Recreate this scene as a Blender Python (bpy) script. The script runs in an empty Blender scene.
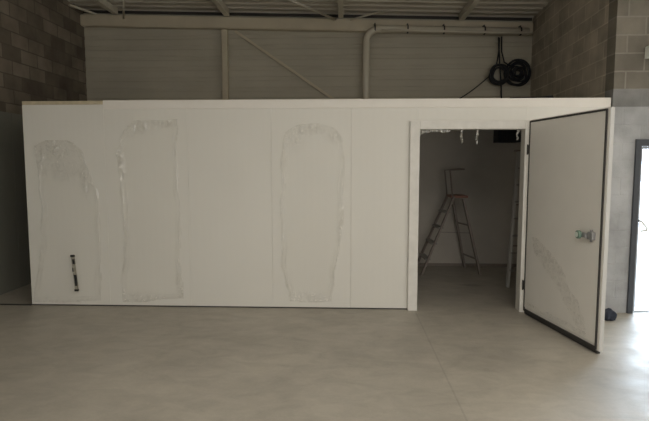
import bpy, bmesh, math, random
from mathutils import Vector, Matrix, noise
random.seed(7)
scn = bpy.context.scene
C = scn.collection
PI = math.pi

# ------------------------------------------------------------ materials
def mat(name, col, rough=0.6, metal=0.0, spec=0.4, var=0.0, vscale=4.0, bump=0.0, bscale=60.0):
    m = bpy.data.materials.new(name); m.use_nodes = True
    nt = m.node_tree; b = nt.nodes['Principled BSDF']
    b.inputs['Base Color'].default_value = (*col, 1)
    b.inputs['Roughness'].default_value = rough
    b.inputs['Metallic'].default_value = metal
    b.inputs['Specular IOR Level'].default_value = spec
    geo = nt.nodes.new('ShaderNodeNewGeometry')
    if var:
        n = nt.nodes.new('ShaderNodeTexNoise'); n.inputs['Scale'].default_value = vscale
        n.inputs['Detail'].default_value = 5
        nt.links.new(geo.outputs['Position'], n.inputs['Vector'])
        r = nt.nodes.new('ShaderNodeMapRange')
        r.inputs[1].default_value = 0.3; r.inputs[2].default_value = 0.7
        r.inputs[3].default_value = 1 - var; r.inputs[4].default_value = 1 + var
        nt.links.new(n.outputs['Fac'], r.inputs[0])
        mx = nt.nodes.new('ShaderNodeVectorMath'); mx.operation = 'SCALE'
        mx.inputs[0].default_value = col
        nt.links.new(r.outputs[0], mx.inputs['Scale'])
        nt.links.new(mx.outputs[0], b.inputs['Base Color'])
    if bump:
        n2 = nt.nodes.new('ShaderNodeTexNoise'); n2.inputs['Scale'].default_value = bscale
        n2.inputs['Detail'].default_value = 4
        nt.links.new(geo.outputs['Position'], n2.inputs['Vector'])
        bp = nt.nodes.new('ShaderNodeBump'); bp.inputs['Strength'].default_value = bump
        bp.inputs['Distance'].default_value = 0.01
        nt.links.new(n2.outputs['Fac'], bp.inputs['Height'])
        nt.links.new(bp.outputs['Normal'], b.inputs['Normal'])
    return m

def block_mat(name, axis, c1, c2, mortar, painted=False):
    """hollow concrete blocks 0.4 x 0.208 m; axis = which world axis runs along the wall"""
    m = bpy.data.materials.new(name); m.use_nodes = True
    nt = m.node_tree; L = nt.links.new; b = nt.nodes['Principled BSDF']
    b.inputs['Roughness'].default_value = 0.9; b.inputs['Specular IOR Level'].default_value = 0.2
    geo = nt.nodes.new('ShaderNodeNewGeometry')
    sx = nt.nodes.new('ShaderNodeSeparateXYZ'); L(geo.outputs['Position'], sx.inputs[0])
    ad = nt.nodes.new('ShaderNodeMath'); ad.operation = 'ADD'; ad.inputs[1].default_value = 0.015
    L(sx.outputs['Z'], ad.inputs[0])
    cb = nt.nodes.new('ShaderNodeCombineXYZ'); L(sx.outputs[axis], cb.inputs['X']); L(ad.outputs[0], cb.inputs['Y'])
    n0 = nt.nodes.new('ShaderNodeTexNoise'); n0.inputs['Scale'].default_value = 9
    L(geo.outputs['Position'], n0.inputs['Vector'])
    s0 = nt.nodes.new('ShaderNodeVectorMath'); s0.operation = 'SCALE'; s0.inputs['Scale'].default_value = 0.012
    L(n0.outputs['Color'], s0.inputs[0])
    a0 = nt.nodes.new('ShaderNodeVectorMath'); a0.operation = 'ADD'; L(cb.outputs[0], a0.inputs[0]); L(s0.outputs[0], a0.inputs[1])
    br = nt.nodes.new('ShaderNodeTexBrick')
    br.inputs['Scale'].default_value = 1; br.inputs['Brick Width'].default_value = 0.41
    br.inputs['Row Height'].default_value = 0.208; br.inputs['Mortar Size'].default_value = 0.011
    br.inputs['Mortar Smooth'].default_value = 0.4; br.inputs['Bias'].default_value = 0.0
    br.inputs['Color1'].default_value = (*c1, 1); br.inputs['Color2'].default_value = (*c2, 1)
    br.inputs['Mortar'].default_value = (*mortar, 1)
    L(a0.outputs[0], br.inputs['Vector'])
    n = nt.nodes.new('ShaderNodeTexNoise'); n.inputs['Scale'].default_value = 3; n.inputs['Detail'].default_value = 8
    L(geo.outputs['Position'], n.inputs['Vector'])
    r = nt.nodes.new('ShaderNodeMapRange'); r.inputs[1].default_value = .3; r.inputs[2].default_value = .7
    r.inputs[3].default_value = .78; r.inputs[4].default_value = 1.22; L(n.outputs['Fac'], r.inputs[0])
    mx = nt.nodes.new('ShaderNodeVectorMath'); mx.operation = 'SCALE'
    colo = br.outputs['Color']
    if painted:
        for zlim, pc in ((2.69, (.25, .255, .255)), (2.482, (.45, .46, .475))):
            lt = nt.nodes.new('ShaderNodeMath'); lt.operation = 'LESS_THAN'; lt.inputs[1].default_value = zlim; L(sx.outputs['Z'], lt.inputs[0])
            fm = nt.nodes.new('ShaderNodeMath'); fm.operation = 'MULTIPLY'; fm.inputs[1].default_value = .85; L(lt.outputs[0], fm.inputs[0])
            mc = nt.nodes.new('ShaderNodeMix'); mc.data_type = 'RGBA'; L(fm.outputs[0], mc.inputs['Factor'])
            L(colo, mc.inputs['A']); mc.inputs['B'].default_value = (*pc, 1); colo = mc.outputs['Result']
    L(colo, mx.inputs[0]); L(r.outputs[0], mx.inputs['Scale']); L(mx.outputs[0], b.inputs['Base Color'])
    n3 = nt.nodes.new('ShaderNodeTexNoise'); n3.inputs['Scale'].default_value = 80; L(geo.outputs['Position'], n3.inputs['Vector'])
    sm = nt.nodes.new('ShaderNodeMath'); sm.operation = 'MULTIPLY_ADD'; sm.inputs[1].default_value = -1.0
    L(br.outputs['Fac'], sm.inputs[0]); L(n3.outputs['Fac'], sm.inputs[2])
    bp = nt.nodes.new('ShaderNodeBump'); bp.inputs['Strength'].default_value = .5; bp.inputs['Distance'].default_value = .012
    L(sm.outputs[0], bp.inputs['Height']); L(bp.outputs['Normal'], b.inputs['Normal'])
    return m

def floor_mat():
    m = bpy.data.materials.new('concrete_floor'); m.use_nodes = True
    nt = m.node_tree; L = nt.links.new; b = nt.nodes['Principled BSDF']
    b.inputs['Specular IOR Level'].default_value = 0.35
    geo = nt.nodes.new('ShaderNodeNewGeometry'); P = geo.outputs['Position']
    def nz(scale, detail=6, dist=0.0, sc=(1, 1, 1), off=(0, 0, 0)):
        mp = nt.nodes.new('ShaderNodeMapping'); mp.inputs['Scale'].default_value = sc; mp.inputs['Location'].default_value = off
        L(P, mp.inputs[0])
        n = nt.nodes.new('ShaderNodeTexNoise'); n.inputs['Scale'].default_value = scale
        n.inputs['Detail'].default_value = detail; n.inputs['Distortion'].default_value = dist
        n.inputs['Roughness'].default_value = 0.62
        L(mp.outputs[0], n.inputs['Vector']); return n.outputs['Fac']
    def rng(v, a, bb, c, d, smooth=False):
        r = nt.nodes.new('ShaderNodeMapRange')
        if smooth: r.interpolation_type = 'SMOOTHSTEP'
        for i, q in enumerate((a, bb, c, d)): r.inputs[i + 1].default_value = q
        L(v, r.inputs[0]); return r.outputs[0]
    def mul(a, bb):
        k = nt.nodes.new('ShaderNodeMath'); k.operation = 'MULTIPLY'; L(a, k.inputs[0]); L(bb, k.inputs[1]); return k.outputs[0]
    big = rng(nz(0.9, 7, 0.6), .3, .7, .87, 1.11)
    mid = rng(nz(3.2, 8, 0.8, (1, 1.8, 1)), .3, .7, .88, 1.10)
    fine = rng(nz(40, 3), .3, .7, .97, 1.03)
    # brown round stain and pale smears
    def blob(cx, cy, rx, ry, edge, val, off=0):
        sp = nt.nodes.new('ShaderNodeMapping'); sp.vector_type = 'POINT'
        sp.inputs['Location'].default_value = (-cx / rx, -cy / ry, 0); sp.inputs['Scale'].default_value = (1 / rx, 1 / ry, 0)
        L(P, sp.inputs[0])
        ln = nt.nodes.new('ShaderNodeVectorMath'); ln.operation = 'LENGTH'; L(sp.outputs[0], ln.inputs[0])
        nn = nt.nodes.new('ShaderNodeMath'); nn.operation = 'MULTIPLY_ADD'; nn.inputs[1].default_value = 1.6
        L(nz(2.6, 6, .5, off=(off, 3, 0)), nn.inputs[0]); L(ln.outputs['Value'], nn.inputs[2])
        return rng(nn.outputs[0], 1.0, 1.9, val, 1.0, True)
    s1 = blob(1.35, 4.75, .55, .42, .3, .84, 1)
    s2 = blob(0.35, 4.9, .8, .55, .3, .91, 5)
    s3 = blob(-1.5, 4.2, 1.3, .8, .3, 1.07, 9)
    s4 = blob(1.0, 4.2, .5, .25, .3, 1.08, 12)
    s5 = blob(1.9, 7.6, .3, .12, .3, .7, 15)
    f = mul(mul(mul(big, mid), mul(fine, s1)), mul(mul(s2, s3), mul(s4, s5)))
    # sawn joint along the depth of the hall at x = 0.86
    sx = nt.nodes.new('ShaderNodeSeparateXYZ'); L(P, sx.inputs[0])
    su = nt.nodes.new('ShaderNodeMath'); su.operation = 'SUBTRACT'; su.inputs[1].default_value = 0.86; L(sx.outputs['X'], su.inputs[0])
    ab = nt.nodes.new('ShaderNodeMath'); ab.operation = 'ABSOLUTE'; L(su.outputs[0], ab.inputs[0])
    j = rng(ab.outputs[0],   .003, .012, .86, 1.0, True)
    f = mul(f, j)
    mx = nt.nodes.new('ShaderNodeVectorMath'); mx.operation = 'SCALE'; mx.inputs[0].default_value = FLOORCOL
    L(f, mx.inputs['Scale']); L(mx.outputs[0], b.inputs['Base Color'])
    L(rng(nz(2.2, 5), .3, .7, .36, .6), b.inputs['Roughness'])
    bp = nt.nodes.new('ShaderNodeBump'); bp.inputs['Strength'].default_value = .15; bp.inputs['Distance'].default_value = .01
    L(nz(25, 5), bp.inputs['Height']); L(bp.outputs['Normal'], b.inputs['Normal'])
    return m

def film_mat(name, flat, rough, col=(.8, .79, .73), streak=(16, 16, 8), attr=True):
    """thin clear polythene; flat / rough = (tint, milkiness, sheen) where it lies flat / is crumpled"""
    m = bpy.data.materials.new(name); m.use_nodes = True
    nt = m.node_tree; L = nt.links.new; nt.nodes.remove(nt.nodes['Principled BSDF'])
    out = nt.nodes['Material Output']
    geo = nt.nodes.new('ShaderNodeNewGeometry')
    mp = nt.nodes.new('ShaderNodeMapping'); mp.inputs['Scale'].default_value = streak; L(geo.outputs['Position'], mp.inputs[0])
    n = nt.nodes.new('ShaderNodeTexNoise'); n.inputs['Scale'].default_value = 1; n.inputs['Detail'].default_value = 4
    n.inputs['Distortion'].default_value = .8
    L(mp.outputs[0], n.inputs['Vector'])
    nr = nt.nodes.new('ShaderNodeMapRange'); nr.inputs[1].default_value = .42; nr.inputs[2].default_value = .68
    L(n.outputs['Fac'], nr.inputs[0])
    if attr:
        at = nt.nodes.new('ShaderNodeAttribute'); at.attribute_name = 'crumple'; k = at.outputs['Fac']
        k2 = nt.nodes.new('ShaderNodeMapRange'); k2.inputs[3].default_value = .4; L(nr.outputs[0], k2.inputs[0]); kk = nt.nodes.new('ShaderNodeMath'); kk.operation = 'MULTIPLY'; L(k, kk.inputs[0]); L(k2.outputs[0], kk.inputs[1]); k = kk.outputs[0]
    else: k = nr.outputs[0]
    def mixv(i):
        q = nt.nodes.new('ShaderNodeMapRange'); q.inputs[3].default_value = flat[i]; q.inputs[4].default_value = rough[i]
        L(k, q.inputs[0]); return q.outputs[0]
    t = nt.nodes.new('ShaderNodeBsdfTransparent')
    tn = nt.nodes.new('ShaderNodeCombineColor')
    for c, e in enumerate((1, .99, .955)):
        e_ = nt.nodes.new('ShaderNodeMath'); e_.operation = 'POWER'; e_.inputs[1].default_value = 1 + (1 - e) * 12
        L(mixv(0), e_.inputs[0]); L(e_.outputs[0], tn.inputs[c])
    L(tn.outputs[0], t.inputs[0])
    d = nt.nodes.new('ShaderNodeBsdfDiffuse'); d.inputs[0].default_value = (*col, 1)
    tl = nt.nodes.new('ShaderNodeBsdfTranslucent'); tl.inputs[0].default_value = (*col, 1)
    dm = nt.nodes.new('ShaderNodeMixShader'); dm.inputs[0].default_value = .45; L(d.outputs[0], dm.inputs[1]); L(tl.outputs[0], dm.inputs[2]); d = dm
    g = nt.nodes.new('ShaderNodeBsdfGlossy'); g.inputs['Roughness'].default_value = .11
    g.inputs['Color'].default_value = (.9, .9, .9, 1)
    m1 = nt.nodes.new('ShaderNodeMixShader'); L(mixv(1), m1.inputs[0]); L(t.outputs[0], m1.inputs[1]); L(d.outputs[0], m1.inputs[2])
    m2 = nt.nodes.new('ShaderNodeMixShader'); L(mixv(2), m2.inputs[0]); L(m1.outputs[0], m2.inputs[1]); L(g.outputs[0], m2.inputs[2])
    L(m2.outputs[0], out.inputs['Surface'])
    return m

FLOORCOL = (.43, .40, .345)
M_floor = floor_mat()
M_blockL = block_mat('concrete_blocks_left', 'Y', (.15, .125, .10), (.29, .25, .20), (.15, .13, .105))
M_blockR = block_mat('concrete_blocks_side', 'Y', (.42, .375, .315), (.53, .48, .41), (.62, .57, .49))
M_blockF = block_mat('concrete_blocks_front', 'X', (.17, .155, .13), (.24, .22, .185), (.29, .27, .235), True)
M_clad = mat('painted_wall_sheet', (.54, .50, .405), .6, var=.08, vscale=1.2)
M_deck = mat('painted_roof_sheet', (.56, .52, .44), .6, var=.08, vscale=1.5)
M_steel = mat('primed_steel', (.62, .55, .42), .55, var=.06, vscale=3)
M_purlin = mat('galvanised_steel', (.64, .60, .50), .5, var=.08, vscale=6)
M_pipe = mat('cream_plastic_pipe', (.68, .63, .52), .45)
M_clamp = mat('dark_clamp', (.05, .045, .04), .6)
M_black = mat('black_rubber', (.018, .018, .02), .55)
M_cable = mat('black_cable', (.02, .022, .026), .5)
M_panel = mat('white_lacquered_panel', (.80, .785, .735), .38, spec=.45, var=.015, vscale=1.3)
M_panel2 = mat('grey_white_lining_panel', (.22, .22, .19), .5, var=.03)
M_inner = mat('dimmed_inner_skin', (.54, .50, .44), .5, var=.04)  # white panel colour darkened, shade of the dim interior put into it
M_trim = mat('white_trim', (.86, .83, .78), .4, var=.02)
M_frame = mat('white_pvc_frame', (.80, .785, .745), .4, var=.05, vscale=9)
M_leaf = mat('white_door_skin', (.93, .91, .865), .35, var=.015)
M_edge = mat('grey_white_edge', (.55, .55, .54), .45)
M_foam = mat('yellow_insulation_foam', (.56, .49, .35), .85, var=.12, vscale=14, bump=.4)
M_gasket = mat('dark_gasket', (.05, .048, .046), .6)
M_grey = mat('grey_cast_metal', (.35, .35, .36), .35, metal=.5)
M_green = mat('green_release_knob', (.17, .26, .21), .4)
M_pale = mat('pale_knob_centre', (.80, .88, .82), .4)
M_red = mat('red_plastic', (.26, .12, .085), .5)
M_alu = mat('worn_aluminium', (.34, .325, .30), .5, metal=.3, var=.1, vscale=12)
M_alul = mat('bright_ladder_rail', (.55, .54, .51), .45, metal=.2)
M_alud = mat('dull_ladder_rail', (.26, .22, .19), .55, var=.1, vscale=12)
M_jamb = mat('dark_blue_grey_frame', (.055, .062, .075), .5)
M_bag = mat('dark_blue_cloth', (.03, .036, .055), .9, bump=.6, bscale=50)
M_lamp = mat('pale_fixture', (.9, .92, .88), .5)
M_unit = mat('dark_unit_casing', (.02, .026, .032), .5)
M_strip = mat('grey_strip', (.40, .375, .31), .5, var=.3, vscale=30)
M_out = mat('outdoor_concrete', (.42, .43, .44), .9, var=.06)
M_film = film_mat('clear_film', (.992, .015, .006), (.965, .16, .21), (.95, .945, .91))
M_shred = film_mat('milky_film', (.9, .35, .06), (.8, .8, .15), attr=False)
M_filmdoor = film_mat('shiny_film', (.992, .02, .03), (.997, .10, .26), (.98, .98, .96), (22, 22, 22), False)

# micro ribs of the sandwich panels (shallow profile across x)
def ribs(m, pitch, strength):
    nt = m.node_tree; L = nt.links.new; b = nt.nodes['Principled BSDF']
    geo = nt.nodes.new('ShaderNodeNewGeometry'); sx = nt.nodes.new('ShaderNodeSeparateXYZ'); L(geo.outputs['Position'], sx.inputs[0])
    k = nt.nodes.new('ShaderNodeMath'); k.operation = 'MULTIPLY'; k.inputs[1].default_value = 2 * PI / pitch; L(sx.outputs['X'], k.inputs[0])
    s = nt.nodes.new('ShaderNodeMath'); s.operation = 'SINE'; L(k.outputs[0], s.inputs[0])
    bp = nt.nodes.new('ShaderNodeBump'); bp.inputs['Strength'].default_value = strength; bp.inputs['Distance'].default_value = .002
    L(s.outputs[0], bp.inputs['Height']); L(bp.outputs['Normal'], b.inputs['Normal'])
ribs(M_panel, .085, .07)

# ------------------------------------------------------------ mesh helpers
def box(bm, x0, x1, y0, y1, z0, z1, bevel=0.0):
    vs = [bm.verts.new((x, y, z)) for x in (x0, x1) for y in (y0, y1) for z in (z0, z1)]
    fs = [(0, 1, 3, 2), (4, 6, 7, 5), (0, 4, 5, 1), (2, 3, 7, 6), (0, 2, 6, 4), (1, 5, 7, 3)]
    faces = [bm.faces.new([vs[i] for i in f]) for f in fs]
    if bevel:
        es = list({e for f in faces for e in f.edges})
        bmesh.ops.bevel(bm, geom=es, offset=bevel, segments=2, affect='EDGES', profile=.6)
    return bm

def bar(bm, a, b, w, d, up=(0, 0, 1)):
    """rectangular bar from a to b, w across, d deep"""
    a = Vector(a); b = Vector(b); t = (b - a).normalized()
    s = t.cross(Vector(up))
    if s.length < 1e-4: s = t.cross(Vector((0, 1, 0)))
    s.normalize(); n = s.cross(t).normalized()
    vs = []
    for p in (a, b):
        for i, j in ((-1, -1), (1, -1), (1, 1), (-1, 1)):
            vs.append(bm.verts.new(p + s * (w / 2 * i) + n * (d / 2 * j)))
    bm.faces.new(vs[0:4][::-1]); bm.faces.new(vs[4:8])
    for i in range(4):
        k = (i + 1) % 4
        bm.faces.new((vs[i], vs[k], vs[4 + k], vs[4 + i]))
    return bm

def tube(bm, pts, r, seg=10, closed=False):
    pts = [Vector(p) for p in pts]; n = len(pts); rings = []
    prev = None
    for i, p in enumerate(pts):
        if closed: t = (pts[(i + 1) % n] - pts[i - 1]).normalized()
        else: t = (pts[min(i + 1, n - 1)] - pts[max(i - 1, 0)]).normalized()
        if prev is None:
            s = t.cross(Vector((0, 0, 1)))
            if s.length < 1e-3: s = t.cross(Vector((0, 1, 0)))
        else:
            s = prev - t * prev.dot(t)
        s.normalize(); prev = s; u = t.cross(s)
        rr = r[i] if isinstance(r, (list, tuple)) else r
        rings.append([bm.verts.new(p + s * (rr * math.cos(2 * PI * k / seg)) + u * (rr * math.sin(2 * PI * k / seg))) for k in range(seg)])
    m = n if closed else n - 1
    for i in range(m):
        A = rings[i]; B = rings[(i + 1) % n]
        for k in range(seg):
            f = bm.faces.new((A[k], A[(k + 1) % seg], B[(k + 1) % seg], B[k])); f.smooth = True
    if not closed:
        bm.faces.new(rings[0][::-1]); bm.faces.new(rings[-1])
    return bm

def obj(name, bm, m, parent=None, smooth=False):
    bmesh.ops.recalc_face_normals(bm, faces=bm.faces)
    me = bpy.data.meshes.new(name); bm.to_mesh(me); bm.free()
    if smooth:
        for p in me.polygons: p.use_smooth = True
    me.materials.append(m)
    o = bpy.data.objects.new(name, me); C.objects.link(o)
    if parent: o.parent = parent
    return o

def B(): return bmesh.new()
def struct(name, bm, m):
    o = obj(name, bm, m); o['kind'] = 'structure'; return o
def tag(o, label, cat, group=None):
    o['label'] = label; o['category'] = cat
    if group: o['group'] = group
    return o
def thing(name, label, cat, loc=(0, 0, 0), rz=0, group=None):
    o = bpy.data.objects.new(name, None); C.objects.link(o)
    o.location = loc; o.rotation_euler = (0, 0, rz)
    return tag(o, label, cat, group)
def origin(o, p):
    """put the mesh origin at p (world) without moving the mesh"""
    p = Vector(p); o.data.transform(Matrix.Translation(-p)); o.location = o.location + p
    return o

# ------------------------------------------------------------ the hall
YB = 9.50          # face of the back wall
YF = -9.0          # wall behind the viewpoint
XL = -4.85; XR = 9.0
YP = 6.24          # face of the block pier with the exit
ZR = lambda x: 4.50 - .029 * x      # underside of the roof sheet

b = B(); box(b, XL - .3, XR + .3, YF - .3, YP + .25, -.2, 0); box(b, XL - .3, 3.4, YP + .25, YB + .3, -.2, 0)
bmesh.ops.remove_doubles(b, verts=b.verts, dist=1e-4)
struct('floor', b, M_floor)

b = B(); box(b, XL - .2, XL, YF, -5.5, 0, 5.0); box(b, XL - .2, XL, -2.5, YB + .3, 0, 5.0); box(b, XL - .2, XL, -5.5, -2.5, 2.6, 5.0)  # unseen opening added in this wall to light the open door leaf
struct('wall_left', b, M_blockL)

# back wall of horizontally ribbed sheet
b = B()
prof = []; z = 0.0
while z < 5.0:
    prof += [(0, z), (0, z + .105), (.009, z + .12), (.009, z + .175), (0, z + .19)]
    z += .19
prof = [(dy, min(zz, 5.0)) for dy, zz in prof]
A = [b.verts.new((XL, YB + dy, zz)) for dy, zz in prof]; A2 = [b.verts.new((3.4, YB + dy, zz)) for dy, zz in prof]
for i in range(len(A) - 1):
    if (prof[i][1] < prof[i + 1][1] + 1e-6) and (prof[i] != prof[i + 1]): b.faces.new((A[i], A[i + 1], A2[i + 1], A2[i]))
box(b, XL, 3.4, YB + .03, YB + .12, 0, 5.0)
struct('wall_back', b, M_clad)

# block side wall right of the cold room and the pier face with the exit door opening
b = B()
def prism(bm, pts, z0, z1):
    lo = [bm.verts.new((x, y, z0)) for x, y in pts]; hi = [bm.verts.new((x, y, z1)) for x, y in pts]
    n = len(pts)
    bm.faces.new(lo[::-1]); bm.faces.new(hi)
    for i in range(n): bm.faces.new((lo[i], lo[(i + 1) % n], hi[(i + 1) % n], hi[i]))
prism(b, [(3.142, YP + .004), (3.32, YB), (3.42, YB), (3.30, YP + .004)], 0, 5.0)
struct('wall_right', b, M_blockR)
DX0, DX1, DZ = 3.425, 4.425, 2.10
b = B()
box(b, 3.142, DX0, YP, YP + .2, 0, 5.0)
box(b, DX0, DX1, YP, YP + .2, DZ, 5.0)
box(b, DX1, XR, YP, YP + .2, 0, 5.0)
struct('wall_exit', b, M_blockF)

# wall behind the viewpoint with the wide delivery doorway, and the far right wall
OX0, OX1, OZ = 1.0, 6.5, 2.8
b = B(); box(b, XL, OX0, YF - .2, YF, 0, 5.2); box(b, OX1, XR, YF - .2, YF, 0, 5.2); box(b, OX0, OX1, YF - .2, YF, OZ, 5.2)
struct('wall_front', b, M_blockF)
WY0, WY1, WZ0, WZ1 = 0.6, 4.4, 0.0, 3.0  # unseen opening added in the far right wall to light the pier
b = B(); box(b, XR, XR + .2, YF, WY0, 0, 5.0); box(b, XR, XR + .2, WY1, YP + .2, 0, 5.0); box(b, XR, XR + .2, WY0, WY1, WZ1, 5.0)
struct('wall_far_right', b, M_blockR)

# trapezoidal roof sheet, ribs across the hall, falling gently to the right
b = B()
y = YB + .1; pr = []
while y > YF - .2:
    pr += [(y, .0), (y - .13, .0), (y - .16, .045), (y - .22, .045)]
    y -= .25
SX0, SX1, SY0, SY1 = -1.2, 7.6, -3.5, 2.0      # unseen roof opening, added to brighten the floor and cold room front
def roof_strip(xa, xb, ya, yb, da, db):
    q = [(xa, ya, ZR(xa) + da), (xb, ya, ZR(xb) + da), (xb, yb, ZR(xb) + db), (xa, yb, ZR(xa) + db)]
    b.faces.new([b.verts.new(v) for v in q])
for i in range(len(pr) - 1):
    (ya, da), (yb, db) = pr[i], pr[i + 1]
    for xa, xb in ((XL - .2, SX0), (SX0, SX1), (SX1, XR + .2)):
        if xa == SX0 and SY0 < (ya + yb) / 2 < SY1: continue
        roof_strip(xa, xb, ya, yb, da, db)
for xa, xb, ya, yb in ((XL - .2, XR + .2, YB + .3, SY1), (XL - .2, XR + .2, SY0, YF - .2), (XL - .2, SX0, SY1, SY0), (SX1, XR + .2, SY1, SY0)):
    roof_strip(xa, xb, ya, yb, .12, .12)
bmesh.ops.remove_doubles(b, verts=b.verts, dist=1e-4)
struct('ceiling', b, M_deck)

# white lining panels low on the left wall
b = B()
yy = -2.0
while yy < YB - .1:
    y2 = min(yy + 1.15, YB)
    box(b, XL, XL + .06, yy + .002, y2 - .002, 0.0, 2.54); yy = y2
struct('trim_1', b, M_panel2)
# metal floor strip on the line of the cold room front
struct('trim_2', box(B(), XL + .06, -4.035, 6.255, 6.285, 0, .012), M_gasket)
# closing timber/steel angle under the roof at the back
b = B()
prism_pts = [(XL, ZR(XL) - .05), (3.3, ZR(3.3) - .05), (3.3, ZR(3.3)), (XL, ZR(XL))]
lo = [b.verts.new((x, YB - .015, zz)) for x, zz in prism_pts]; hi = [b.verts.new((x, YB, zz)) for x, zz in prism_pts]
b.faces.new(lo); b.faces.new(hi[::-1])
for i in range(4): b.faces.new((lo[i], hi[i], hi[(i + 1) % 4], lo[(i + 1) % 4]))
struct('trim_3', b, M_clamp)

# exit door: dark frame, glazed leaf with lever handle
b = B()
box(b, DX0, DX0 + .06, YP - .03, YP + .17, 0, DZ); box(b, DX1 - .075, DX1, YP - .03, YP + .17, 0, DZ)
box(b, DX0 + .06, DX1 - .075, YP - .03, YP + .17, DZ - .075, DZ)
df = struct('door_1', b, M_jamb)
b = B(); box(b, DX0 + .077, DX0 + .11, YP + .03, YP + .08, .01, DZ - .08); box(b, DX1 - .11, DX1 - .077, YP + .03, YP + .08, .01, DZ - .08)
box(b, DX0 + .11, DX1 - .11, YP + .045, YP + .065, .004, .016); box(b, DX0 + .11, DX1 - .11, YP + .03, YP + .08, DZ - .115, DZ - .08)
obj('door_leaf', b, mat('pale_blue_grey_frame', (.42, .46, .52), .5), df)
g = bpy.data.materials.new('clear_glass'); g.use_nodes = True
nt = g.node_tree; nt.nodes.remove(nt.nodes['Principled BSDF'])
t_ = nt.nodes.new('ShaderNodeBsdfTransparent'); t_.inputs[0].default_value = (.97, .98, .98, 1); g_ = nt.nodes.new('ShaderNodeBsdfGlossy'); g_.inputs['Roughness'].default_value = .02
mx_ = nt.nodes.new('ShaderNodeMixShader'); mx_.inputs[0].default_value = .06
nt.links.new(t_.outputs[0], mx_.inputs[1]); nt.links.new(g_.outputs[0], mx_.inputs[2]); nt.links.new(mx_.outputs[0], nt.nodes['Material Output'].inputs['Surface'])
obj('glass_pane', box(B(), DX0 + .11, DX1 - .11, YP + .05, YP + .058, .016, DZ - .115), g, df)
b = B()
tube(b, [(DX0 + .095, YP + .03, 1.13), (DX0 + .095, YP - .03, 1.13), (DX0 + .11, YP - .035, 1.12), (DX0 + .17, YP - .035, 1.05), (DX0 + .165, YP - .035, 1.02), (DX0 + .10, YP - .035, 1.01)], .011, 8)
obj('handle', b, M_lamp, df)

# paving outside and the low bank of ground beyond it
struct('ground_outside', box(B(), 3.42, 30, YP + .25, 40, -.2, -.02), M_out)

# ------------------------------------------------------------ steelwork at the back wall
b = B(); y0 = YB - .16
lo = []; hi = []
for x in (XL + .01, 3.28):
    zt = 4.385 - .029 * x
    for yy, zz in ((y0, zt - .2), (y0, zt), (YB - .02, zt), (YB - .02, zt - .2)):
        (lo if x < 0 else hi).append(b.verts.new((x, yy, zz)))
b.faces.new(lo); b.faces.new(hi[::-1])
for i in range(4): b.faces.new((lo[i], hi[i], hi[(i + 1) % 4], lo[(i + 1) % 4]))
bmesh.ops.bevel(b, geom=list(b.edges), offset=.015, segments=3, affect='EDGES')
tag(obj('steel_beam', b, M_steel), 'long horizontal steel beam high on the sheet metal back wall', 'beam')

b = B(); box(b, -2.26, -2.155, YB - .13, YB - .02, 0, 4.24, .008)
tag(obj('steel_column', b, M_steel), 'pale square steel column standing against the back wall', 'column')
b = B(); bar(b, (-2.02, YB - .05, 4.22), (.02, YB - .05, 2.82), .045, .045)
tag(obj('steel_brace', b, M_steel), 'slender diagonal brace running down from the column head behind the cold room', 'brace')

def purlin_z(x): return ZR(x) - .065
for i, (x, lab) in enumerate(((-4.17, 'roof purlin nearest the left block wall'), (-2.14, 'roof purlin above the steel column'),
                              (-.10, 'roof purlin in the middle of the roof above the beam'), (2.02, 'roof purlin at the right nearest the block side wall'))):
    b = B(); zc = ZR(x)
    box(b, x - .045, x + .045, YF, YB - .17, zc - .11, zc - .004)
    tag(obj('purlin', b, M_purlin), lab, 'roof beam', 'purlins under the roof sheet')
# a lighter angle beside the left purlin and the thin roof ties
b = B(); bar(b, (-4.55, 9.40, 4.53), (-4.82, 8.95, 4.57), .04, .03)
tag(obj('roof_tie', b, M_purlin), 'short angled tie in the roof corner by the left block wall', 'tie', 'ties under the roof')
def tie(a, c, r, lab):
    tag(obj('roof_tie', tube(B(), [a, c], r, 8), M_purlin), lab, 'tie', 'ties under the roof')
tie((-.2, 9.32, 4.37), (-1.5, 7.7, 4.50), .02, 'slanting roof tie left of the middle purlin')
tie((.06, 9.32, 4.36), (.62, 9.2, 4.47), .016, 'slanting roof tie right of the middle purlin')
tie((-4.02, 9.32, 4.44), (-3.7, 8.6, 4.59), .018, 'short slanting roof tie near the left end of the beam')

# cream pipe: drops behind the cold room, bends and runs right with clamps
pz = lambda x: 4.20 - .029 * x
p = thing('downpipe', 'cream pipe dropping down the back wall after a bend and running right under the beam', 'pipe', (.353, YB - .26, 2.62))
b = B(); yq = YB - .26; pts = [(.353, yq, 0.02), (.353, yq, 3.9)]
for k in range(1, 9):
    a = PI / 2 * k / 8
    pts.append((.353 + .22 * (1 - math.cos(a)), yq, 3.96 + .22 * math.sin(a)))
pts += [(.8, yq, pz(.8)), (3.16, yq, pz(3.16))]
tube(b, [Vector(q) - Vector(p.location) for q in pts], .062, 14)
obj('pipe', b, M_pipe, p)
for x in (.50, 1.07, 1.70, 2.40, 3.02):
    b = B(); c = Vector((x, yq, pz(x))) - Vector(p.location)
    tube(b, [c - Vector((.012, 0, 0)), c + Vector((.012, 0, 0))], .072, 16)
    box(b, c.x - .01, c.x + .01, c.y, c.y + .095, c.z - .01, c.z + .1)
    obj('clamp', b, M_clamp, p)
b = B(); tube(b, [(.60, YB - .31, 4.06), (.52, YB - .31, 4.0), (.475, YB - .31, 3.88), (.46, YB - .31, 3.6), (.46, YB - .31, .05)], .018, 8)
b2 = B(); tube(b2, [(.62, YB - .35, pz(.62) - .045), (3.2, YB - .35, pz(3.2) - .045)], .022, 8)
b.free()
tag(obj('conduit', b2, M_pipe), 'thin conduit running along the front of the cream pipe', 'conduit')

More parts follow.
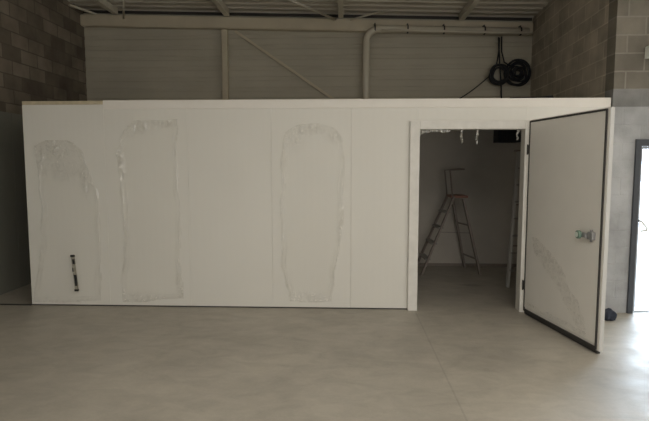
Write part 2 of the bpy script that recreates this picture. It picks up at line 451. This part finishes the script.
# cables in coils by the back right corner
def coil(name, cx, cz, r0, r1, turns, rad, tilt, label, tail=None, dy0=.08):
    b = B(); pts = []; n = turns * 28
    for i in range(n + 1):
        f = i / n; a = 2 * PI * turns * f
        rr = r0 + (r1 - r0) * (0.5 + 0.5 * math.sin(f * 17.3 + 1)) + .01 * math.sin(a * 2 + f * 9)
        pts.append((cx + rr * math.cos(a), YB - dy0 - .03 * math.sin(f * 23) - tilt * math.sin(a), cz + rr * 1.02 * math.sin(a)))
    tube(b, pts, rad, 6)
    for tl in (tail or []): tube(b, tl, rad * 1.1, 6)
    return origin(tag(obj(name, b, M_cable), label, 'cable'), (cx, YB - .15, cz))
coil('cable_coil', 3.055, 3.44, .05, .225, 15, .013, .01, 'large black cable coil hanging in the back corner, the bigger of two',
     [[(2.74, YB - .13, 4.06), (2.75, YB - .12, 3.8), (2.80, YB - .12, 3.62), (2.9, YB - .13, 3.55)],
      [(2.70, YB - .08, 4.06), (2.72, YB - .06, 3.85), (2.74, YB - .06, 3.6), (2.78, YB - .06, 3.2), (2.80, YB - .06, 2.7)]])
coil('cable_coil', 2.70, 3.39, .115, .17, 9, .012, .01, 'small black cable coil hanging left of the larger coil',
     [[(2.64, YB - .2, 3.55), (2.68, YB - .2, 3.8), (2.68, YB - .2, 4.02)]], dy0=.19)
b = B(); pts = []
for i in range(17):
    f = i / 16; pts.append((1.55 + 1.05 * f, YB - .1, 2.80 + .62 * f - .10 * math.sin(PI * f)))
tube(b, pts, .011, 6)
tag(obj('cable', b, M_cable), 'thin dark cable sagging left from the small coil', 'cable')
b = B(); tube(b, [(2.10, 6.75, 2.635), (2.3, 6.72, 2.635), (2.5, 6.7, 2.637), (2.62, 6.69, 2.65)], .03, 10)
tag(obj('hose', b, M_black), 'short black hose lying on the cold room roof below the coils', 'hose')

# pale fixture on the pier at the right edge
f0 = thing('wall_lamp', 'pale two-piece lamp fixture high on the block pier at the right edge', 'lamp', (3.575, YP, 3.0))
obj('lamp_housing', box(B(), -.10, .14, -.16, 0, .03, .17, .012), M_lamp, f0)
b = B(); bar(b, (.03, -.12, .03), (.04, -.14, -.12), .16, .06, (0, 1, 0)); box(b, 0, .06, -.12, -.0, -.0, .03)
obj('lamp_head', b, M_lamp, f0)

# ------------------------------------------------------------ the cold room
YC = 6.27; X0, X1, H = -4.03, 3.13, 2.6; YCB = 9.16
room = thing('cold_room', 'long white cold room of sandwich panels with an open doorway and door', 'cold room', (0, YC, 0))
def R_(x, y, z): return (x, y - YC, z)
def rbox(bm, x0, x1, y0, y1, z0, z1, bev=0): return box(bm, x0, x1, y0 - YC, y1 - YC, z0, z1, bev)
OX_0, OX_1, OZ_ = .885, 2.13, 2.225     # door opening
seams = [X0, -3.0, -1.955, -.914, .064, OX_0 - .02]
TH = .08
for i in range(len(seams) - 1):
    b = B(); rbox(b, seams[i] + .0008, seams[i + 1] - .0008, YC, YC + TH, .016, 2.55 if i else 2.54, .0015)
    obj('wall_panel', b, M_panel, room)
b = B(); rbox(b, OX_1 + .02, X1, YC, YC + TH, .016, 2.55, .003); obj('wall_panel', b, M_panel, room)
b = B(); rbox(b, OX_0 - .02, OX_1 + .02, YC, YC + TH, OZ_ + .02, 2.55, .003); obj('wall_panel', b, M_panel, room)
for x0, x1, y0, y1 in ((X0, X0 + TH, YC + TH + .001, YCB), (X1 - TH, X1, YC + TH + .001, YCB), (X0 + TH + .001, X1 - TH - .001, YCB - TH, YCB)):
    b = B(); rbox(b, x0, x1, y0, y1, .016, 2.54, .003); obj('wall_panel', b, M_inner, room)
b = B(); rbox(b, X0 + .004, X1, YC + .006, YCB, 2.5, 2.6 - .016); obj('roof_panel', b, M_panel, room)
b = B(); rbox(b, -3.0, X1 + .002, YC - .008, YC + .05, 2.485, 2.592, .003); obj('top_trim', b, M_trim, room)
b = B(); rbox(b, X0 + .002, -3.003, YC + .0, YC + .07, 2.543, 2.588, .004)
o = obj('insulation_edge', b, M_foam, room); o['label'] = 'bare yellow insulation edge without trim'
b = B(); rbox(b, X0, OX_0 - .1, YC + .008, YC + TH - .01, 0, .018); rbox(b, OX_1 + .1, X1, YC + .008, YC + TH - .01, 0, .018)
rbox(b, X0 + .01, X0 + TH - .01, YC + TH, YCB - .01, 0, .018); rbox(b, X1 - TH + .01, X1 - .01, YC + TH, YCB - .01, 0, .018)
rbox(b, X0 + TH, X1 - TH, YCB - TH + .01, YCB - .01, 0, .018)
obj('floor_track', b, M_gasket, room)
# narrow dark cove line inside at the back wall foot
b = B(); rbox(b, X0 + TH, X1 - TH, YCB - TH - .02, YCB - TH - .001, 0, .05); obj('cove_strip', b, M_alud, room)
# door frame
fr = B()
rbox(fr, OX_0 - .115, OX_0, YC - .055, YC + TH + .02, 0, OZ_ + .1, .006)
rbox(fr, OX_1, OX_1 + .085, YC - .055, YC + TH + .02, 0, OZ_ + .1, .006)
rbox(fr, OX_0, OX_1, YC - .055, YC + TH + .02, OZ_, OZ_ + .1, .006)
frame = obj('door_frame', fr, M_frame, room)
# the open leaf: local x = along the leaf from the hinge, -y = the side facing left
hx, hy = 2.163, 6.165
ex, ey = 2.40, 4.80
LW = math.hypot(ex - hx, ey - hy); ang = math.atan2(ey - hy, ex - hx)
LT = .042; LZ0, LZ1 = .035, 2.325
b = B(); box(b, 0, LW, 0, LT, LZ0, LZ1, .006)
door = obj('door', b, M_leaf, room); door.location = (hx, hy - YC, 0); door.rotation_euler = (0, 0, ang)
door['label'] = 'thick white door leaf standing open'
# after rotation local +y points to +x side; inner face (y=0) looks left
b = B(); g0 = .012; gw = .017; gy = -.013
box(b, g0, g0 + gw, gy, .001, LZ0 + .01, LZ1 - g0); box(b, LW - .03 - gw, LW - .03, gy, .001, LZ0 + .01, LZ1 - g0)
box(b, g0 + gw, LW - .03 - gw, gy, .001, LZ1 - g0 - gw, LZ1 - g0)
box(b, g0 + gw, LW - .03 - gw, gy, .001, LZ0 - .0, LZ0 + .035)
box(b, g0, LW - .03, .004, LT - .006, .004, LZ0)
go = obj('gasket', b, M_gasket, door); go['label'] = 'black rubber gasket around the leaf'
b = B(); box(b, g0 + gw + .004, LW - .034 - gw, -.010, .001, LZ0 + .06, LZ1 - g0 - gw - .004, .004)
obj('inner_skin', b, M_leaf, door)
b = B(); box(b, LW + .0005, LW + .004, .002, LT - .002, LZ0, LZ1 - .002)
o = obj('edge_profile', b, M_edge, door); o['label'] = 'grey edge profile of the leaf'
# release handle
b = B(); box(b, 1.205, 1.28, -.05, -.012, 1.085, 1.16, .008); box(b, 1.10, 1.20, -.065, -.03, 1.098, 1.142, .006)
tube(b, [(1.24, -.03, 1.16), (1.24, -.03, 1.18)], .012, 8); tube(b, [(1.24, -.03, 1.085), (1.24, -.03, 1.065)], .012, 8)
ho = obj('handle', b, M_grey, door); ho['label'] = 'grey metal release handle with green knob'
b = B(); tube(b, [(1.105, -.06, 1.12), (1.105, -.075, 1.12), (1.103, -.088, 1.12)], [.04, .042, .038], 20)
k = obj('knob', b, M_green, door); k['label'] = 'round green knob with pale centre'
b = B(); tube(b, [(1.103, -.0875, 1.12), (1.103, -.093, 1.12)], .026, 16); obj('knob_centre', b, M_pale, door)
for hz in (.35, 1.98):
    b = B(); box(b, -.018, .0, -.012, .02, hz - .05, hz + .05, .004); tube(b, [(-.01, -.014, hz - .06), (-.01, -.014, hz + .06)], .009, 8)
    obj('hinge', b, M_gasket, door)

# dark cooling unit inside, up in the back right corner
u = thing('cooling_unit', 'dark boxy cooling unit high inside the cold room doorway', 'cooling unit', (2.74, 8.92, 2.18))
b = B(); box(b, -.18, .2, -.15, .15, 0, .3, .01); obj('casing', b, M_unit, u)
b = B()
for q in range(5):
    r_ = .03 + .022 * q
    tube(b, [(.0 + r_ * math.cos(2 * PI * k_ / 20), -.155, .15 + r_ * math.sin(2 * PI * k_ / 20)) for k_ in range(20)], .003, 5, True)
obj('fan_guard', b, M_clamp, u)

# ------------------------------------------------------------ ladders
def seg_pt(a, c, f): return Vector(a) + (Vector(c) - Vector(a)) * f
L1 = thing('platform_stepladder', 'platform stepladder with handrail standing open inside the doorway, the left one', 'ladder', (1.7, 8.6, 0))
o1 = Vector((1.7, 8.6, 0))
def l1(p): return Vector(p) - o1
FT = [(1.24, 8.28, .0), (1.22, 8.86, .0)]; TP = [(1.77, 8.42, 1.28), (1.74, 8.80, 1.28)]
RT = [(2.22, 8.40, .0), (2.10, 8.98, .0)]; RP = [(1.93, 8.46, 1.24), (1.83, 8.84, 1.24)]
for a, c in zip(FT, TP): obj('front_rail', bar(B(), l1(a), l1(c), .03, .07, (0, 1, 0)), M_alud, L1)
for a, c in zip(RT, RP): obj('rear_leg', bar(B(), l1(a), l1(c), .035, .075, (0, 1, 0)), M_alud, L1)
for q in range(1, 5):
    a = seg_pt(FT[0], TP[0], q / 5); c = seg_pt(FT[1], TP[1], q / 5)
    obj('tread', bar(B(), l1(a), l1(c), .09, .025, (0, 0, 1)), M_alu, L1)
b = B(); box(b, *(1.72 - o1.x, 2.0 - o1.x), 8.42 - o1.y, 8.82 - o1.y, 1.26, 1.30, .005); pl = obj('platform', b, M_red, L1); pl['label'] = 'reddish platform'
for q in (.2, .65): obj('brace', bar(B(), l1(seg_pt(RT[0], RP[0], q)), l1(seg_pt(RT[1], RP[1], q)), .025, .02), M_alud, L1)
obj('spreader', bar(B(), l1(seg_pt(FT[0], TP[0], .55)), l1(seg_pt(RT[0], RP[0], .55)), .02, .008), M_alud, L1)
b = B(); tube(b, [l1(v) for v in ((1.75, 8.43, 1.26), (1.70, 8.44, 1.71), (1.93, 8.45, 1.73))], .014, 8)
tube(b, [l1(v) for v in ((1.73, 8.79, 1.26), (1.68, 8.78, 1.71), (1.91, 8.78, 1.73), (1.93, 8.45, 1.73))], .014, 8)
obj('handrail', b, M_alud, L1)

L2 = thing('stepladder', 'tall aluminium stepladder partly hidden behind the right jamb of the cold room doorway', 'ladder', (2.65, 7.6, 0))
o2 = Vector((2.65, 7.6, 0))
def l2(p): return Vector(p) - o2
F2 = [(2.385, 7.5, 0), (2.92, 7.5, 0)]; T2 = [(2.63, 7.95, 2.0), (2.90, 7.95, 2.0)]
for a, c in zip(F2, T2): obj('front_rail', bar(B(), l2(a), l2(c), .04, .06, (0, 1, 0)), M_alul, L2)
for q in range(1, 8):
    obj('tread', bar(B(), l2(seg_pt(F2[0], T2[0], q / 8)), l2(seg_pt(F2[1], T2[1], q / 8)), .08, .025), M_alu, L2)
R2 = [(2.72, 8.45, 0), (2.98, 8.45, 0)]
for a, c in zip(R2, ((2.65, 8.02, 1.95), (2.88, 8.02, 1.95))): obj('rear_leg', bar(B(), l2(a), l2(c), .025, .04, (0, 1, 0)), M_alud, L2)
for q in (.25, .6): obj('brace', bar(B(), l2(seg_pt(R2[0], (2.65, 8.02, 1.95), q)), l2(seg_pt(R2[1], (2.88, 8.02, 1.95), q)), .025, .02), M_alud, L2)
b = B(); c_ = l2((2.60, 7.92, 2.0)); box(b, c_.x, c_.x + .33, c_.y, c_.y + .15, 2.0, 2.03, .005); obj('top_cap', b, M_alud, L2)

# ------------------------------------------------------------ protective film
def inside(poly, x, z):
    c = False; n = len(poly)
    for i in range(n):
        x1, z1 = poly[i]; x2, z2 = poly[(i + 1) % n]
        if (z1 > z) != (z2 > z) and x < (x2 - x1) * (z - z1) / (z2 - z1) + x1: c = not c
    return c
def edge_dist(poly, x, z):
    best = 9; bi = 0; n = len(poly)
    for i in range(n):
        a = Vector(poly[i]); c = Vector(poly[(i + 1) % n]); p = Vector((x, z))
        ab = c - a; t = max(0, min(1, (p - a).dot(ab) / max(ab.length_squared, 1e-9)))
        d = (p - (a + ab * t)).length
        if d < best: best = d; bi = i
    return best, bi
def film(name, label, poly, seed, band=.05, amp=.016, step=.011, crumple=(), y=YC, mid=False, trans=None):
    """sheet of film stuck flat on the panel whose loosened border stands off in long ridges"""
    xs = [p[0] for p in poly]; zs = [p[1] for p in poly]
    nx = int((max(xs) - min(xs)) / step) + 3; nz = int((max(zs) - min(zs)) / step) + 3
    b = B(); G = {}; D = {}; lay = b.verts.layers.float.new('crumple')
    for i in range(nx):
        for j in range(nz):
            x = min(xs) + (i - 1) * step; z = min(zs) + (j - 1) * step
            wx = .035 * noise.noise(Vector((x * 3.1, z * 3.1, seed))) + .018 * noise.noise(Vector((x * 11, z * 7, seed + 3)))
            wz = .035 * noise.noise(Vector((x * 3.1, z * 3.1, seed + 9)))
            if not inside(poly, x + wx, z + wz): continue
            d, e = edge_dist(poly, x + wx, z + wz)
            k = math.exp(-(d / band) ** 2)
            for (cx, cz, rx, rz, am) in crumple:
                k = max(k, am * math.exp(-(((x - cx) / rx) ** 2 + ((z - cz) / rz) ** 2)))
            r1 = noise.noise(Vector((x * 26, z * (6 if e % 2 == 0 else 9), seed * 2)))
            r2 = noise.noise(Vector((x * 60, z * 34, seed * 5)))
            wv = .022 * noise.noise(Vector((x * 4.5, z * 3.2, seed + 20)))
            fold = sum(a_ * math.exp(-((d - q_ - wv) / w_) ** 2) for q_, w_, a_ in ((.022, .013, 1.0), (.062, .011, .55)))
            fold *= .6 + 1.0 * abs(noise.noise(Vector((x * 3, z * 2.1, seed + 30))))
            k = min(1.0, max(k * .55, fold)) if not any(True for (cx, cz, rx, rz, am) in crumple if ((x - cx) / rx) ** 2 + ((z - cz) / rz) ** 2 < 1) else min(1.0, max(k, fold))
            hgt = .0025 + k * amp * (1 - abs(r1) * 2.2 + .45 * r2) + fold * .018
            cc = max([0] + [am * math.exp(-(((x - cx) / rx) ** 2 + ((z - cz) / rz) ** 2) * 1.3) for (cx, cz, rx, rz, am) in crumple])
            m1 = noise.noise(Vector((x * 19 + z * 6, z * 15 - x * 4, seed * 3))); m2 = noise.noise(Vector((x * 38, z * 30, seed * 4)))
            hgt += cc * (.026 * max(0, 1 - abs(m1) * 5) + .012 * max(0, 1 - abs(m2) * 4))
            k = k * (1 - cc) + cc * min(1, .25 + 1.3 * max(0, 1 - abs(m1) * 4) + .7 * max(0, 1 - abs(m2) * 4))
            G[i, j] = b.verts.new((x, y - max(.0015, hgt), z)); D[i, j] = k; G[i, j][lay] = k
    for (i, j) in list(G):
        if all(q in G for q in ((i + 1, j), (i, j + 1), (i + 1, j + 1))):
            f = b.faces.new((G[i, j], G[i + 1, j], G[i + 1, j + 1], G[i, j + 1])); f.smooth = True
    bmesh.ops.delete(b, geom=[v for v in b.verts if not v.link_faces], context='VERTS')
    o = obj(name, b, M_film)
    tag(o, label, 'plastic film', 'sheets of protective film on the cold room front')
    origin(o, (sum(xs) / len(xs), y, min(zs)))
    return o
film('protective_film', 'crumpled clear film sagging on the leftmost panel, its top gathered in folds',
     [(-4.0, .06), (-3.86, .9), (-3.87, 1.7), (-3.90, 2.06), (-3.74, 2.13), (-3.45, 2.12), (-3.30, 2.0), (-3.22, 1.75), (-3.09, 1.5), (-3.07, 1.2), (-3.11, .5), (-3.12, .05)],
     1.3, .05, .018, crumple=((-3.62, 1.98, .26, .14, 1.0), (-3.55, 1.75, .22, .16, .6), (-3.80, 1.9, .1, .3, .8), (-3.25, 1.65, .09, .2, .9)))
film('protective_film', 'tall rectangular film left of the plain panel, its edges rucked up',
     [(-2.86, .06), (-2.80, .9), (-2.80, 1.6), (-2.86, 1.95), (-2.76, 2.2), (-2.62, 2.35), (-2.38, 2.36), (-2.05, 2.36), (-2.08, 1.9), (-2.06, 1.2), (-2.08, .6), (-2.04, .1)],
     4.7, .045, .017, crumple=((-2.62, 2.27, .2, .09, .9), (-2.2, 2.33, .2, .07, 1.0), (-2.8, 1.8, .06, .25, 1.0), (-2.6, .12, .35, .06, .7), (-2.08, .3, .06, .2, .9)))
film('protective_film', 'film with rounded top on the panel nearest the doorway, gathered along the top',
     [(-.70, .07), (-.80, .5), (-.82, 1.2), (-.80, 1.9), (-.76, 2.2), (-.58, 2.30), (-.35, 2.32), (-.12, 2.26), (-.02, 2.12), (-.02, 1.5), (-.04, 1.0), (-.10, .55), (-.17, .08)],
     8.1, .045, .015, crumple=((-.45, 2.24, .25, .08, 1.0), (-.12, 2.16, .12, .1, .8), (-.65, 2.1, .1, .12, .7), (-.45, .16, .25, .05, .7), (-.06, 1.0, .05, .6, .6)))

# loose film creased across the foot of the open leaf (built in the leaf's own frame, then placed)
def leaf_to_world(o):
    o.location = (hx, hy, 0); o.rotation_euler = (0, 0, ang); return o
def door_film(name, label, poly, seed, amp, crumple, step=.011):
    xs = [p[0] for p in poly]; zs = [p[1] for p in poly]
    b = B(); G = {}; nx = int((max(xs) - min(xs)) / step) + 2; nz = int((max(zs) - min(zs)) / step) + 2
    for i in range(nx):
        for j in range(nz):
            x = min(xs) + i * step; z = min(zs) + j * step
            wx = .03 * noise.noise(Vector((x * 6, z * 6, seed)))
            if not inside(poly, x + wx, z + wx): continue
            d, e = edge_dist(poly, x + wx, z + wx); k = math.exp(-(d / .09) ** 2)
            h_ = .003 + amp * max(k * .6, crumple) * (1 - 2 * abs(noise.noise(Vector((x * 14 + z * 8, z * 9 - x * 5, seed)))) + .25 * noise.noise(Vector((x * 40, z * 40, seed))))
            G[i, j] = b.verts.new((x, -.011 - max(.001, h_), z))
    for (i, j) in list(G):
        if all(q in G for q in ((i + 1, j), (i, j + 1), (i + 1, j + 1))):
            f = b.faces.new((G[i, j], G[i + 1, j], G[i + 1, j + 1], G[i, j + 1])); f.smooth = False
    bmesh.ops.delete(b, geom=[v for v in b.verts if not v.link_faces], context='VERTS')
    return leaf_to_world(tag(obj(name, b, M_filmdoor), label, 'plastic film'))
door_film('protective_film', 'shiny creased film bulging diagonally across the lower half of the open door',
          [(.16, .95), (.30, .98), (.52, .86), (.82, .66), (1.06, .46), (1.20, .30), (1.20, .17), (1.06, .16), (.92, .30), (.66, .52), (.42, .66), (.20, .80)], 3.3, .018, .8)
door_film('film_strip', 'narrow rumpled strip of film along the foot of the open door',
          [(.08, .17), (1.22, .17), (1.22, .12), (.08, .12)], 6.1, .012, .7, .008)

# torn shreds hanging from the head of the doorway
def shred(x, z0, z1, w, seed, label, y=YC - .03):
    b = B(); n = 16; rows = []
    for i in range(n + 1):
        f = i / n; z = z0 + (z1 - z0) * f
        cx = x + .02 * noise.noise(Vector((seed, f * 3, 0))); yy = y + .02 * noise.noise(Vector((seed, 5, f * 4)))
        ww = w * (.35 + .65 * abs(noise.noise(Vector((seed, 9, f * 5)))) * 1.6) * (1 - .5 * f)
        row = []
        for k_ in range(5):
            g_ = k_ / 4 - .5
            row.append(b.verts.new((cx + g_ * ww, yy + .012 * math.sin(g_ * 9 + f * 7 + seed), z)))
        rows.append(row)
    for i in range(n):
        for k_ in range(4):
            f_ = b.faces.new((rows[i][k_], rows[i][k_ + 1], rows[i + 1][k_ + 1], rows[i + 1][k_])); f_.smooth = True
    tag(obj('film_shred', b, M_shred), label, 'plastic film', 'shreds of film in the doorway head')
ys = YC - .02
shred(1.39, OZ_ - .001, OZ_ - .17, .05, 1.0, 'straight white shred hanging left of the middle of the doorway head', ys)
shred(1.57, OZ_ - .001, OZ_ - .19, .06, 2.3, 'crooked white shred hanging at the middle of the doorway head', ys)
shred(2.05, OZ_ - .001, OZ_ - .13, .07, 5.1, 'milky shred hanging in the top right corner of the doorway', ys)
b = B(); n = 26; rows = []
for i in range(n + 1):
    f = i / n; x = OX_0 + .005 + .36 * f; dz = .02 + .05 * abs(noise.noise(Vector((f * 6, 2.2, 0)))) + .05 * max(0, 1 - f * 5)
    rows.append([b.verts.new((x, ys + .01 * math.sin(i * 1.1), OZ_ - .001)), b.verts.new((x, ys + .014 * math.sin(i * 1.7 + 1), OZ_ - dz * .5)), b.verts.new((x, ys + .01 * math.sin(i * 2.1), OZ_ - dz))])
for i in range(n):
    for k_ in range(2): b.faces.new((rows[i][k_], rows[i + 1][k_], rows[i + 1][k_ + 1], rows[i][k_ + 1])).smooth = True
tag(obj('film_shred', b, M_shred), 'ragged fringe of film in the top left corner of the doorway', 'plastic film', 'shreds of film in the doorway head')

# narrow dark marked strip on the leftmost panel
s = thing('adhesive_strip', 'narrow grey strip with black bands stuck low on the leftmost panel', 'strip', (-3.405, YC - .062, .205))
def slant(bm, z0, z1, w, y0, y1, sh=-.08):
    b0 = []
    for z in (z0, z1):
        for xx, yy in ((-w / 2, y0), (w / 2, y0), (w / 2, y1), (-w / 2, y1)):
            b0.append(bm.verts.new((xx + sh * z, yy, z)))
    bm.faces.new(b0[0:4]); bm.faces.new(b0[4:8][::-1])
    for i in range(4): bm.faces.new((b0[i], b0[(i + 1) % 4], b0[4 + (i + 1) % 4], b0[4 + i]))
    return bm
obj('backing', slant(B(), 0, .46, .036, 0, .02), M_strip, s)
for z0, z1, w, dx in ((.44, .462, .046, 0), (.35, .41, .022, .007), (.07, .21, .024, .006), (0, .025, .044, 0), (.25, .30, .012, -.012)):
    b = slant(B(), z0, z1, w, -.006, .021); bmesh.ops.translate(b, verts=b.verts, vec=(dx, 0, 0))
    o = obj('dark_band', b, M_black, s)

# dark bundle on the floor by the pier
bm = B(); bmesh.ops.create_icosphere(bm, subdivisions=4, radius=1)
for v in bm.verts:
    n_ = noise.noise(v.co * 1.7 + Vector((4, 1, 2))); n2 = noise.noise(v.co * 4.2)
    v.co *= 1 + .28 * n_ + .1 * n2
    v.co = Vector((v.co.x * .085, v.co.y * .08, max(v.co.z * .075, -.052) + .052))
o = tag(obj('cloth_bundle', bm, M_bag, smooth=True), 'small dark blue bundle on the floor between the open door and the exit', 'bundle')
o.location = (3.06, 5.95, 0)
# shift so the lowest point rests on the floor
zmin = min(v.co.z for v in o.data.vertices); o.data.transform(Matrix.Translation((0, 0, -zmin)))

# ------------------------------------------------------------ daylight
w = bpy.data.worlds.new('overcast_sky'); scn.world = w; w.use_nodes = True
nt = w.node_tree; L = nt.links.new; bg = nt.nodes['Background']
tc = nt.nodes.new('ShaderNodeTexCoord'); sp = nt.nodes.new('ShaderNodeSeparateXYZ'); L(tc.outputs['Generated'], sp.inputs[0])
r = nt.nodes.new('ShaderNodeMapRange'); r.interpolation_type = 'SMOOTHSTEP'
r.inputs[1].default_value = .25; r.inputs[2].default_value = .8; L(sp.outputs['Y'], r.inputs[0])
cr = nt.nodes.new('ShaderNodeMix'); cr.data_type = 'RGBA'
cr.inputs['A'].default_value = (1.0, .94, .845, 1); cr.inputs['B'].default_value = (5.0, 5.8, 6.8, 1)
L(r.outputs[0], cr.inputs['Factor']); L(cr.outputs['Result'], bg.inputs['Color'])
bg.inputs['Strength'].default_value = 3.0

def portal(name, loc, rot, sx_, sy_):
    l = bpy.data.lights.new(name, 'AREA'); l.shape = 'RECTANGLE'; l.size = sx_; l.size_y = sy_
    l.cycles.is_portal = True
    o = bpy.data.objects.new(name, l); C.objects.link(o); o.location = loc; o.rotation_euler = rot
portal('roof_fill', ((SX0 + SX1) / 2, (SY0 + SY1) / 2, ZR(1.5) + .14), (0, 0, 0), SX1 - SX0, SY1 - SY0)  # overhead fill through the added roof opening
portal('doorway_daylight', ((OX0 + OX1) / 2, YF - .1, OZ / 2), (PI / 2, 0, 0), OX1 - OX0, OZ)          # faces +Y
portal('left_fill', (XL - .1, -4.0, 1.3), (PI / 2, 0, -PI / 2), 3.0, 2.6)   # faces +X, fill through the added left opening
portal('side_fill', (XR + .1, (WY0 + WY1) / 2, (WZ0 + WZ1) / 2), (PI / 2, 0, PI / 2), WY1 - WY0, WZ1 - WZ0)   # faces -X, fill through the added side opening
portal('exit_daylight', ((DX0 + DX1) / 2, YP + .19, DZ / 2), (-PI / 2, 0, 0), DX1 - DX0, DZ)              # faces -Y

# ------------------------------------------------------------ camera
cam = bpy.data.cameras.new('camera'); co = bpy.data.objects.new('camera', cam); C.objects.link(co)
cam.sensor_width = 36; cam.lens = 510 / 649 * 36
co.location = (0, 0, 1.798); co.rotation_euler = (PI / 2 - math.radians(5.098), 0, math.radians(2.4))
cam.clip_start = .05
scn.camera = co

scn.view_settings.view_transform = 'Standard'; scn.view_settings.look = 'None'
scn.view_settings.gamma = 1; scn.view_settings.use_curve_mapping = False
scn.view_settings.exposure = 0.0
